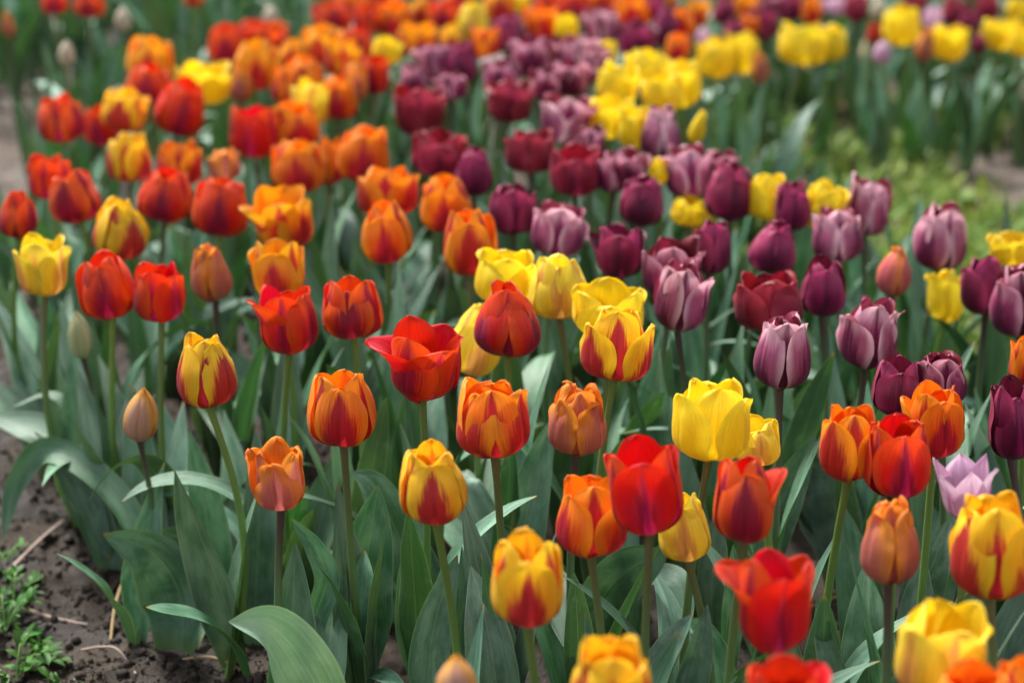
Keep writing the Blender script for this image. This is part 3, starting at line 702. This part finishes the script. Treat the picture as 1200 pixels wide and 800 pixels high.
# ------------------------------------------------------------------ leafy plants whose leaves the photo shows one by one
def smooth_path(P, n):
    P = np.asarray(P, float); k = len(P); Q = np.vstack([2 * P[0] - P[1], P, 2 * P[-1] - P[-2]])
    s = np.linspace(0, k - 1 - 1e-9, n); i = s.astype(int); f = (s - i)[:, None]
    a, b, c, d = Q[i], Q[i + 1], Q[i + 2], Q[i + 3]
    return .5 * (2 * b + (c - a) * f + (2 * a - 5 * b + 4 * c - d) * f ** 2 + (3 * b - a - 3 * c + d) * f ** 3)
LOOK = np.array([0, 0, CAMZ])
def laid_leaf(root, pts, wpx, rs, face=0.0, channel=.5, shape='visible', twist=0.0, wave=.05, fold=0.0, over=False, mat=None):
    """pts: photo pixel and depth of points along the blade; face turns the blade away from facing the viewer"""
    W3 = np.array([unproj(*p) for p in pts]); C = smooth_path(W3, 30)
    T = np.gradient(C, axis=0); T /= np.linalg.norm(T, axis=1)[:, None]
    D = LOOK - C; D /= np.linalg.norm(D, axis=1)[:, None]
    if over: D = D * .25 + np.array([0, 0, 1.0])        # an arching blade: its upper face looks up
    S = np.cross(T, D); S /= np.linalg.norm(S, axis=1)[:, None]; N = np.cross(S, T)
    N0 = N * math.cos(face) + S * math.sin(face)
    wd = wpx * np.mean([p[2] for p in pts]) / FPX / max(.45, abs(math.cos(face)))
    V, F, UV = leaf_geo(C, wd, N0, m=13, channel=channel, wave=wave, rs=rs, shape=shape, twist=twist, fold=fold)
    V = V - np.array(root.location)
    link('leaf', make_mesh('leaf', V, F, UV), mat or LEAF, root)
LAID = [
 ('leafy tulip plant at the bed edge, one brown tipped leaf pointing left over soil', (278, 790), [
   ([(282, 775, 1.68), (262, 700, 1.66), (232, 620, 1.64), (205, 551, 1.62)], 56, -.5, .7, 'visible', .3, .3, False),
   ([(290, 800, 1.66), (268, 752, 1.63), (228, 722, 1.60), (171, 711, 1.57)], 40, .2, .5, 'strap', .2, .0, True),
   ([(292, 785, 1.72), (300, 690, 1.72), (303, 600, 1.72), (300, 500, 1.74)], 56, .2, .5, 'visible', .1, 0, False)]),
 ('leafy tulip plant with a dark leaf bending over to the left, beside bare soil', (214, 757), [
   ([(214, 762, 1.70), (212, 700, 1.69), (180, 648, 1.67), (121, 625, 1.66)], 74, -.7, .6, 'visible', -.3, .1, False),
   ([(222, 760, 1.72), (232, 700, 1.74), (220, 640, 1.76), (182, 622, 1.75)], 36, .3, .8, 'strap', .2, .2, False)]),
 ('leafy tulip plant whose long leaf arches left and hangs down in front of the soil', (188, 722), [
   ([(192, 720, 1.80), (172, 645, 1.80), (125, 568, 1.82), (58, 528, 1.85), (20, 566, 1.86), (4, 630, 1.85)], 33, .25, .6, 'strap', .0, .1, False),
   ([(190, 725, 1.80), (168, 640, 1.82), (165, 550, 1.84), (152, 450, 1.86)], 62, .2, .5, 'visible', .2, 0, False),
   ([(196, 722, 1.82), (190, 640, 1.84), (205, 560, 1.85), (215, 470, 1.88)], 52, -.3, .5, 'visible', .2, 0, False)]),
 ('leafy tulip plant at far left with a leaf lying out to the picture edge', (112, 632), [
   ([(118, 636, 1.95), (105, 560, 1.96), (60, 512, 1.98), (-15, 486, 2.0)], 40, .7, .5, 'strap', .2, .1, False),
   ([(116, 634, 1.97), (112, 560, 1.98), (70, 470, 1.97), (15, 476, 1.98)], 26, .2, .5, 'strap', .0, .1, True),
   ([(118, 640, 1.98), (105, 560, 2.0), (95, 470, 2.02), (70, 350, 2.06)], 50, -.2, .5, 'visible', .2, 0, False),
   ([(122, 640, 1.95), (140, 560, 1.95), (138, 490, 1.96), (115, 415, 1.98)], 40, .4, .6, 'visible', .2, .1, False),
   ([(110, 620, 1.93), (85, 540, 1.90), (104, 590, 1.86), (128, 655, 1.85)], 40, .4, .5, 'strap', .1, .1, False)]),
 ('very broad pale leaf folded over, in front of the bed at the bottom left', (385, 852), [
   ([(392, 868, 1.50), (358, 800, 1.46), (318, 742, 1.43), (268, 728, 1.40)], 92, .1, .75, 'visible', -.4, .15, False),
   ([(380, 860, 1.54), (384, 780, 1.54), (392, 700, 1.55), (398, 622, 1.57)], 50, -.3, .5, 'visible', .1, 0, False)]),
 ('young leafy tulip plant with a twisted pointed leaf beside the dark stemmed small orange tulip', (366, 800), [
   ([(368, 800, 1.56), (366, 735, 1.55), (382, 680, 1.54), (368, 640, 1.53), (342, 607, 1.52)], 34, .3, .9, 'broad', .5, .3, False),
   ([(372, 800, 1.58), (392, 740, 1.58), (415, 680, 1.59), (380, 640, 1.60)], 44, -.4, .5, 'visible', .2, 0, False)]),
 ('leafy tulip plant with a wide upright spoon shaped leaf cupping a smaller one', (424, 806), [
   ([(426, 812, 1.60), (424, 750, 1.60), (424, 690, 1.59), (434, 630, 1.58), (443, 568, 1.57)], 82, .0, .75, 'broad', .0, .1, False),
   ([(428, 790, 1.57), (424, 740, 1.55), (424, 690, 1.55), (427, 644, 1.56)], 38, .15, 1.1, 'broad', .0, .3, False),
   ([(410, 812, 1.60), (440, 790, 1.55), (475, 806, 1.50)], 24, .2, .4, 'strap', 0, 0, True)]),
 ('leafy tulip plant with broad dark leaf left of the lowest crimson flamed tulip', (545, 850), [
   ([(530, 850, 1.50), (534, 780, 1.49), (542, 710, 1.49), (541, 640, 1.50)], 34, .7, .7, 'visible', .2, .3, False),
   ([(590, 860, 1.48), (580, 790, 1.47), (568, 720, 1.47), (552, 663, 1.48)], 66, -.2, .5, 'visible', .2, 0, False),
   ([(512, 860, 1.52), (502, 790, 1.51), (512, 720, 1.51), (536, 650, 1.52)], 56, .3, .5, 'broad', -.2, 0, False)]),
 ('leafy tulip plant with a long slanting leaf left of the flamed tulip\'s dark red stem', (522, 760), [
   ([(524, 765, 1.74), (500, 700, 1.72), (470, 635, 1.70), (440, 572, 1.68), (412, 552, 1.68)], 62, .2, .45, 'visible', .2, 0, False),
   ([(500, 765, 1.76), (470, 700, 1.77), (440, 660, 1.75)], 50, -.4, .4, 'visible', .2, 0, False)]),
 ('leafy tulip plant with a smooth pointed leaf under the large orange cup and salmon tulip', (604, 690), [
   ([(606, 700, 1.74), (612, 630, 1.72), (628, 555, 1.71), (650, 486, 1.70)], 56, .1, .5, 'visible', .3, .1, False),
   ([(600, 700, 1.76), (575, 640, 1.76), (545, 575, 1.77), (548, 550, 1.78)], 60, -.2, .4, 'broad', .2, 0, False)]),
 ('leafy tulip plant with a leaf bent over like a roof between the red tulip stems', (700, 770), [
   ([(682, 770, 1.62), (700, 710, 1.60), (735, 668, 1.57), (782, 645, 1.54)], 60, .5, .45, 'strap', .2, .0, False),
   ([(735, 770, 1.66), (750, 690, 1.64), (790, 680, 1.62), (810, 728, 1.60)], 36, .3, .5, 'strap', .2, .1, True),
   ([(650, 780, 1.58), (655, 720, 1.56), (650, 690, 1.54), (672, 770, 1.50)], 46, .3, .5, 'strap', .1, 0, False)]),
 ('leafy tulip plant with two sharp dark tips in front of the open red tulip', (780, 860), [
   ([(772, 870, 1.44), (780, 800, 1.42), (800, 750, 1.42), (812, 718, 1.42)], 44, -.7, .8, 'visible', .2, .4, False),
   ([(790, 870, 1.42), (800, 800, 1.41), (815, 750, 1.40), (829, 708, 1.40)], 46, .5, .8, 'visible', -.2, .4, False),
   ([(860, 870, 1.50), (842, 790, 1.50), (822, 740, 1.50), (800, 730, 1.50)], 40, .3, .5, 'visible', .2, .2, False)]),
 ('leafy tulip plant with a long upright leaf reaching beside the splayed red petal', (880, 690), [
   ([(868, 720, 1.72), (890, 640, 1.70), (922, 575, 1.69), (957, 505, 1.68)], 62, .2, .55, 'visible', .2, .2, False),
   ([(985, 690, 1.78), (985, 620, 1.78), (968, 570, 1.78), (945, 545, 1.80)], 84, -.5, .5, 'broad', .2, 0, False)]),
 ('leafy tulip plant with narrow upright leaves between the plump yellow tulip and the red tulips', (840, 760), [
   ([(838, 775, 1.58), (834, 700, 1.57), (838, 640, 1.57), (838, 600, 1.57)], 40, .1, .5, 'visible', .1, 0, False),
   ([(848, 790, 1.52), (852, 730, 1.51), (857, 680, 1.51), (859, 638, 1.51)], 30, .6, .7, 'visible', .1, .3, False)]),
 ('leafy tulip plant with a broad matte leaf standing behind the closed salmon tulip\'s stem', (1015, 850), [
   ([(1020, 860, 1.52), (1018, 790, 1.51), (1018, 720, 1.51), (1016, 655, 1.52)], 72, .0, .45, 'visible', .1, 0, False),
   ([(1014, 860, 1.45), (990, 790, 1.44), (972, 740, 1.44), (958, 698, 1.44)], 34, -.7, .8, 'visible', .1, .4, False),
   ([(1035, 860, 1.48), (1060, 800, 1.47), (1075, 745, 1.48)], 40, .4, .5, 'visible', .1, .1, False)]),
 ('leafy tulip plant with a slanting leaf behind the big striped tulip at right', (1078, 740), [
   ([(1070, 760, 1.60), (1078, 700, 1.58), (1095, 655, 1.57), (1114, 606, 1.57)], 54, .2, .5, 'visible', .2, .1, False)]),
 ('leafy tulip plant with leaves leaning out at the right edge under the big striped tulip', (1170, 800), [
   ([(1160, 830, 1.50), (1178, 760, 1.50), (1205, 700, 1.50), (1240, 650, 1.50)], 56, .3, .5, 'visible', .2, .1, False),
   ([(1130, 830, 1.56), (1128, 760, 1.56), (1140, 700, 1.57), (1145, 650, 1.58)], 46, -.3, .5, 'visible', .2, .1, False)]),
]
LAID += [
 ('clump of tall upright leaves just right of the closed peach bud', (236, 735), [
   ([(240, 740, 1.80), (246, 660, 1.80), (238, 580, 1.80), (222, 505, 1.80)], 52, .3, .5, 'visible', .2, .1, False),
   ([(232, 740, 1.82), (215, 650, 1.84), (212, 560, 1.86), (190, 470, 1.88)], 46, -.3, .5, 'visible', -.2, .1, False),
   ([(244, 735, 1.84), (262, 650, 1.85), (275, 560, 1.87), (262, 480, 1.90)], 48, .1, .4, 'visible', .2, 0, False)]),
 ('clump of tall leaves around the stem of the closed pale green bud', (140, 690), [
   ([(140, 690, 1.88), (126, 610, 1.88), (112, 520, 1.90), (92, 432, 1.93)], 52, .1, .5, 'visible', .2, .1, False),
   ([(136, 690, 1.86), (112, 620, 1.85), (84, 560, 1.85), (40, 505, 1.86)], 44, .4, .6, 'visible', .2, .1, False),
   ([(146, 690, 1.90), (158, 610, 1.92), (150, 520, 1.94), (168, 430, 1.98)], 50, -.3, .4, 'visible', -.2, 0, False)]),
 ('clump of leaves leaning left at the picture edge under the pale yellow tulip', (60, 560), [
   ([(62, 560, 2.10), (45, 490, 2.10), (25, 420, 2.12), (-8, 345, 2.15)], 46, .2, .5, 'visible', .2, .1, False),
   ([(60, 560, 2.12), (62, 480, 2.14), (40, 400, 2.17), (12, 330, 2.22)], 42, -.3, .5, 'visible', .2, .1, False),
   ([(66, 560, 2.12), (90, 480, 2.14), (78, 400, 2.17), (86, 330, 2.22)], 44, .2, .5, 'visible', .2, .1, False),
   ([(56, 560, 2.08), (30, 500, 2.07), (0, 470, 2.07), (-40, 450, 2.08)], 36, .6, .5, 'strap', .2, .1, False)]),
]
for i, (lab, (bx, by), leaves) in enumerate(LAID):
    rs = np.random.default_rng(900 + i)
    b = at(bx, by); r = empty('tulip_plant', (b[0], b[1], gz(b[0], b[1])), lab, 'tulip plant', 'leafy plants without a flower')
    for (pts, w, face, chn, shp, tw, fo, over) in leaves: laid_leaf(r, pts, w, rs, face, chn, shp, tw, .04, fo, over, PALE_LEAF if w == 92 else None)

# ------------------------------------------------------------------ leafy plants filling the beds
def leafy(x, y, seed, lab, grp, k, hgt, lod, **kw):
    r = empty('tulip_plant', (x, y, gz(x, y)), lab, 'tulip plant', grp); add_leaves(r, seed, k, hgt, lod, **kw); return r
def to_px(x, y, z):
    d = np.array([x, y, z - CAMZ]); D = d @ FWD; return 600 + FPX * (d @ RIGHT) / D, 400 - FPX * (d @ UP) / D, D
def bed_left_edge(y): return np.interp(y, [1.4, 1.7, 1.92, 2.35, 3.1, 3.5], [-.20, -.27, -.42, -.68, -.78, -.66])
def bed_right_edge(y): return np.interp(y, [1.4, 2.0, 2.4, 2.8, 3.1, 3.3], [.75, .62, .46, .42, .30, .22])
occ = [(a, b) for a, b, _, _ in TULIPS]
rs = np.random.default_rng(41); n_in = 0
for k in range(2600):
    y = rs.uniform(1.55, 3.9); x = rs.uniform(-.8, .8)
    if not (bed_left_edge(y) + .03 < x < (bed_right_edge(y) if y < 3.3 else 1.2)): continue
    if y > 3.35 and x > .15: continue
    px, py, D = to_px(x, y, .12)
    if px < -40 or px > 1240 or py > 860: continue
    if min((x - a) ** 2 + (y - b) ** 2 for a, b in occ) < (.060 if y < 2.2 else .078) ** 2: continue
    occ.append((x, y)); n_in += 1
    leafy(x, y, 7000 + k, 'green tulip plant of leaves only, crowded among the flowering ones of the near bed', 'leafy plants crowded in the near bed', 3, rs.uniform(.19, .27), 0 if D < 1.9 else (1 if D < 2.6 else 2))
nl = 0; occ2 = [(a, b) for a, b, _, _ in TULIPS if b > 3.2]
for k in range(3000):
    y = rs.uniform(3.62, 4.75); x = rs.uniform(-1.35, -.15)
    px, py, D = to_px(x, y, .1)
    if px < -60 or min([(x - a) ** 2 + (y - b) ** 2 for a, b in occ2] + [9]) < .095 ** 2: continue
    occ2.append((x, y)); nl += 1
    leafy(x, y, 11000 + k, 'blurred green tulip plant of leaves only in the far bed at the upper left', 'leafy plants in the far bed at upper left', 4, rs.uniform(.24, .36), 2, wmul=1.15)
nr = 0
for k in range(3000):
    x = rs.uniform(-.1, 1.35); y = rs.uniform(3.22 + .72 * max(0, x - .22), 4.7)
    if x < .22 and y < 3.7: continue
    px, py, D = to_px(x, y, .1)
    if px > 1260 or min([(x - a) ** 2 + (y - b) ** 2 for a, b in occ2] + [9]) < .085 ** 2: continue
    occ2.append((x, y)); nr += 1
    leafy(x, y, 15000 + k, 'blurred green tulip plant of leaves only in the far bed at the upper right', 'leafy plants in the far bed at upper right', 4, rs.uniform(.17, .25), 2, wmul=1.1)
print('leafy', n_in, nl, nr)

# ------------------------------------------------------------------ weeds and grass on the strip between the beds
def tint_mat(name, rough=.55, trans=.3):
    b = NB(name); c = b.n('ShaderNodeAttribute'); c.attribute_name = 'tint'
    pb = b.n('ShaderNodeBsdfPrincipled'); b.l(c.outputs[0], pb.inputs['Base Color']); pb.inputs['Roughness'].default_value = rough; pb.inputs['Specular IOR Level'].default_value = .2
    tr = b.n('ShaderNodeBsdfTranslucent'); b.l(c.outputs[0], tr.inputs['Color']); mx = b.n('ShaderNodeMixShader'); mx.inputs[0].default_value = trans
    b.l(pb.outputs[0], mx.inputs[1]); b.l(tr.outputs[0], mx.inputs[2]); b.l(mx.outputs[0], b.out.inputs[0]); return b.m
GRASS = tint_mat('weed_blades')
def blade(mg, x, y, L, w, az, e0, bend, col, n=5, z0=None):
    s = np.linspace(0, 1, n); el = np.radians(e0 - bend * s); st = L / (n - 1)
    d = np.stack([np.cos(az) * np.cos(el), np.sin(az) * np.cos(el), np.sin(el)], -1)
    C = np.concatenate([[[0, 0, 0]], np.cumsum(d[:-1], 0)]) * st + np.array([x, y, (gz(x, y) if z0 is None else z0) - .002])
    S = np.array([-math.sin(az), math.cos(az), 0]); ww = w * .5 * np.maximum(np.sin(math.pi * np.clip(s * .86 + .14, 0, 1)) ** .7, .06)
    V = np.stack([C - S * ww[:, None], C + np.array([0, 0, -.25]) * ww[:, None] , C + S * ww[:, None]], 1).reshape(-1, 3)
    uv = np.stack(np.broadcast_arrays(np.array([0, .5, 1.])[None], s[:, None]), -1).reshape(-1, 2)
    mg.add(V, grid_faces(n, 3), uv, np.array(list(col) + [1.0]))
rs = np.random.default_rng(5); mg = Merge()
LIME, MIDG, DKG, STRAW = np.array([.23, .29, .03]), np.array([.09, .20, .045]), np.array([.03, .07, .025]), np.array([.34, .28, .13])
cnt = 0
while cnt < 13000:
    px, py = rs.uniform(740, 1330), rs.uniform(120, 600)
    p = at(px, py); x, y = p[0], p[1]
    if x < bed_right_edge(y) - .12 - .1 * rs.random(): continue
    hole = sstep(1.0, .6, math.hypot((px - 1200) / 105, (py - 215) / 62)) + .45 * sstep(1.0, .5, math.hypot((px - 1215) / 90, (py - 390) / 50))
    patch = float(vnoise(np.array([x * 9.]), np.array([y * 9.]), 9)[0]) + .5
    if rs.random() < hole * 1.1 or rs.random() > -.25 + 1.6 * patch: continue
    cnt += 1
    q = rs.random(); t = float(vnoise(np.array([x * 6.]), np.array([y * 6.]), 19)[0]) + .5 + rs.normal(0, .2)
    if q < .24: blade(mg, x, y, rs.uniform(.04, .14), rs.uniform(.0015, .003), rs.uniform(0, 6.28), rs.uniform(2, 30), rs.uniform(-10, 30), STRAW * rs.uniform(.6, 1.25))
    elif q < .60: blade(mg, x, y, rs.uniform(.03, .085), rs.uniform(.003, .006), rs.uniform(0, 6.28), rs.uniform(45, 88), rs.uniform(10, 80), (LIME * t + MIDG * (1 - t)).clip(.01, .5))
    else:
        a = rs.uniform(0, 6.28); c = (MIDG * t + LIME * (1 - t) * .8 + DKG * .1).clip(.01, .5)
        blade(mg, x, y, rs.uniform(.018, .045), rs.uniform(.009, .020), a, rs.uniform(10, 60), rs.uniform(0, 60), c, z0=gz(x, y) + rs.uniform(0, .03))
w = link('grass', mg.mesh('grass'), GRASS); w['kind'] = 'stuff'; w['label'] = 'rough yellow green weeds and grass between the beds'

# ------------------------------------------------------------------ loose crumbs of soil
def blob(r, rs):
    ph = np.array([[a, b] for a in np.linspace(0, math.pi, 6) for b in np.linspace(0, 2 * math.pi, 8)])
    v = np.stack([np.sin(ph[:, 0]) * np.cos(ph[:, 1]), np.sin(ph[:, 0]) * np.sin(ph[:, 1]), np.cos(ph[:, 0])], -1)
    k = rs.normal(0, 1, (3, 3)); d = 1 + .22 * np.sin(v @ k[0] * 3) + .15 * np.sin(v @ k[1] * 5)
    return v * d[:, None] * r * rs.uniform(.6, 1.2, 3)
mg = Merge(); BF = grid_faces(6, 8)
for k in range(14000):
    px, py = rs.uniform(-60, 1260), rs.uniform(380, 880)
    if px > 420 and rs.random() < .7: px = rs.uniform(-60, 420)
    p = at(px, py); r = min(.0007 * math.exp(rs.exponential(.60)), .006)
    z = gz(p[0], p[1]); V = blob(r, rs) + np.array([p[0], p[1], z - r * .1]); mg.add(V, BF, np.zeros((len(V), 2)))
c = link('soil_crumbs', make_mesh('soil_crumbs', np.concatenate(mg.v), np.concatenate(mg.f), smooth=False), SOIL); c['kind'] = 'stuff'; c['label'] = 'loose crumbs and clods lying on the soil'

# ------------------------------------------------------------------ small weeds at the bottom left, straw, twigs
WEED = tint_mat('weed_leaf', .5, .25); TWIG = plain_mat('dry_straw', (.34, .24, .12), .7, .35, 60); TWIGP = plain_mat('pale_twig', (.36, .27, .22), .75, .3, 60)
def weed(px, py, lab, seed, n=16, spread=.05, size=.012):
    rs = np.random.default_rng(seed); p = at(px, py); z = gz(p[0], p[1])
    r = empty('weed', (p[0], p[1], z), lab, 'weed', 'small weeds on the bare soil')
    ms, ml = Merge(), Merge()
    for k in range(max(3, n // 4)):
        az = rs.uniform(0, 6.28); L = spread * rs.uniform(.6, 1.2); s = np.linspace(0, 1, 7)
        C = np.stack([math.cos(az) * L * s, math.sin(az) * L * s, .035 * rs.uniform(.4, 1.2) * np.sin(s * 2.0) * (spread / .05)], -1)
        V, F, UV = tube(C, .0008, 5); ms.add(V, F, UV)
        for j in range(1, 7):
            for sg in (-1, 1):
                col = np.array([.030, .125, .016]) * rs.uniform(.4, 1.5) + np.array([.02, .02, 0]) * rs.random(); g2 = Merge()
                blade(ml, C[j, 0], C[j, 1], size * rs.uniform(.8, 1.7), size * rs.uniform(.4, .75), az + sg * rs.uniform(.4, 1.3), rs.uniform(-10, 55), rs.uniform(0, 70), col, z0=C[j, 2] + .002)
    link('stem', ms.mesh('stem'), STEM['g'], r); link('foliage', ml.mesh('foliage'), WEED, r)
weed(8, 660, 'bright green weed sprig at the left edge, highest of the weeds at bottom left', 1, 8, .024, .007)
weed(16, 704, 'bushy bright green weed at the left edge beside the pale twig', 2, 20, .034, .008)
weed(6, 735, 'leafy weed at the left edge, middle of the bottom left patch', 3, 22, .036, .009)
weed(18, 790, 'broad leafy weed in the bottom left corner', 4, 22, .040, .011)
weed(48, 742, 'round leaved weed seedling standing right of the bottom left patch', 5, 7, .018, .010)
weed(78, 798, 'tiny weed seedling at the bottom edge near the thin curved twig', 6, 6, .014, .007)
def stick(name, pts, rad, mat, lab, cat):
    P = smooth_path([at(a, b) + np.array([0, 0, gz(*at(a, b)[:2]) + h]) for a, b, h in pts], 18)
    s = np.linspace(0, 1, 18); V, F, UV = tube(P, rad * (1.1 - .5 * s) + .0, 7); V0 = P[0]
    o = link(name, make_mesh(name, V - V0, F, UV), mat, None, Vector(V0)); o['label'] = lab; o['category'] = cat; o['group'] = 'dry bits lying on the soil'
stick('straw', [(172, 674, .012), (150, 700, .022), (136, 725, .014), (129, 748, .0)], .0022, TWIG, 'ochre dry straw stalk arching over the soil left of the bed', 'straw')
stick('twig', [(96, 759, .003), (120, 766, .008), (140, 775, .008), (160, 799, .002)], .0013, TWIGP, 'thin pale curved twig at the bottom left', 'twig')
stick('twig', [(10, 675, .004), (45, 645, .010), (75, 622, .008)], .0019, TWIGP, 'straight greyish twig pointing up right beside the left weeds', 'twig')
stick('twig', [(28, 706, .004), (60, 717, .006), (102, 727, .003)], .0020, TWIGP, 'brown twig lying right of the left weeds', 'twig')
stick('twig', [(29, 762, .004), (28, 778, .006), (30, 790, .003)], .0026, TWIGP, 'short thick pinkish twig between the bottom left weeds', 'twig')
stick('straw', [(215, 780, .002), (250, 785, .006), (290, 797, .002)], .0016, TWIG, 'straw stalk lying across the soil at the foot of the bed', 'straw')
stick('straw', [(910, 705, .004), (950, 712, .008), (990, 700, .004)], .0022, TWIG, 'brown straw on the soil between stems at right', 'straw')
stick('straw', [(985, 150, .03), (1010, 112, .10), (1026, 78, .17)], .0045, TWIG, 'blurred brown dry stalk leaning right in the far bed', 'stalk')
# a pale tag stuck in the far bed
mg = Merge(); b = unproj(575, 75, 2.85); base = np.array([b[0], b[1], 0.0])
p0, p1 = unproj(561, 79, 2.86), unproj(590, 71, 2.84); ax = p1 - p0; up = np.array([0, -.3, 1.]) * .011; tk = np.array([0, .0012, 0])
c8 = np.array([p0 - up + tk, p1 - up + tk, p1 + up + tk, p0 + up + tk, p0 - up - tk, p1 - up - tk, p1 + up - tk, p0 + up - tk])
root = empty('plant_tag', (b[0], b[1], gz(b[0], b[1])), 'blurred off white plant tag among the purple and orange tulips near the top', 'plant tag')
TAG = plain_mat('off_white_plastic', (.62, .58, .50), .5, .06)
link('panel', make_mesh('panel', c8 - np.array(root.location), [[0, 3, 2, 1], [4, 5, 6, 7], [0, 1, 5, 4], [2, 3, 7, 6], [1, 2, 6, 5], [0, 4, 7, 3]], np.zeros((8, 2)), smooth=False), TAG, root)
V, F, UV = tube([(0, 0, -.01), (0, 0.001, .12), (0, .002, float(b[2]) - .01)], .0022, 6); link('stake', make_mesh('stake', V, F, UV), TAG, root)
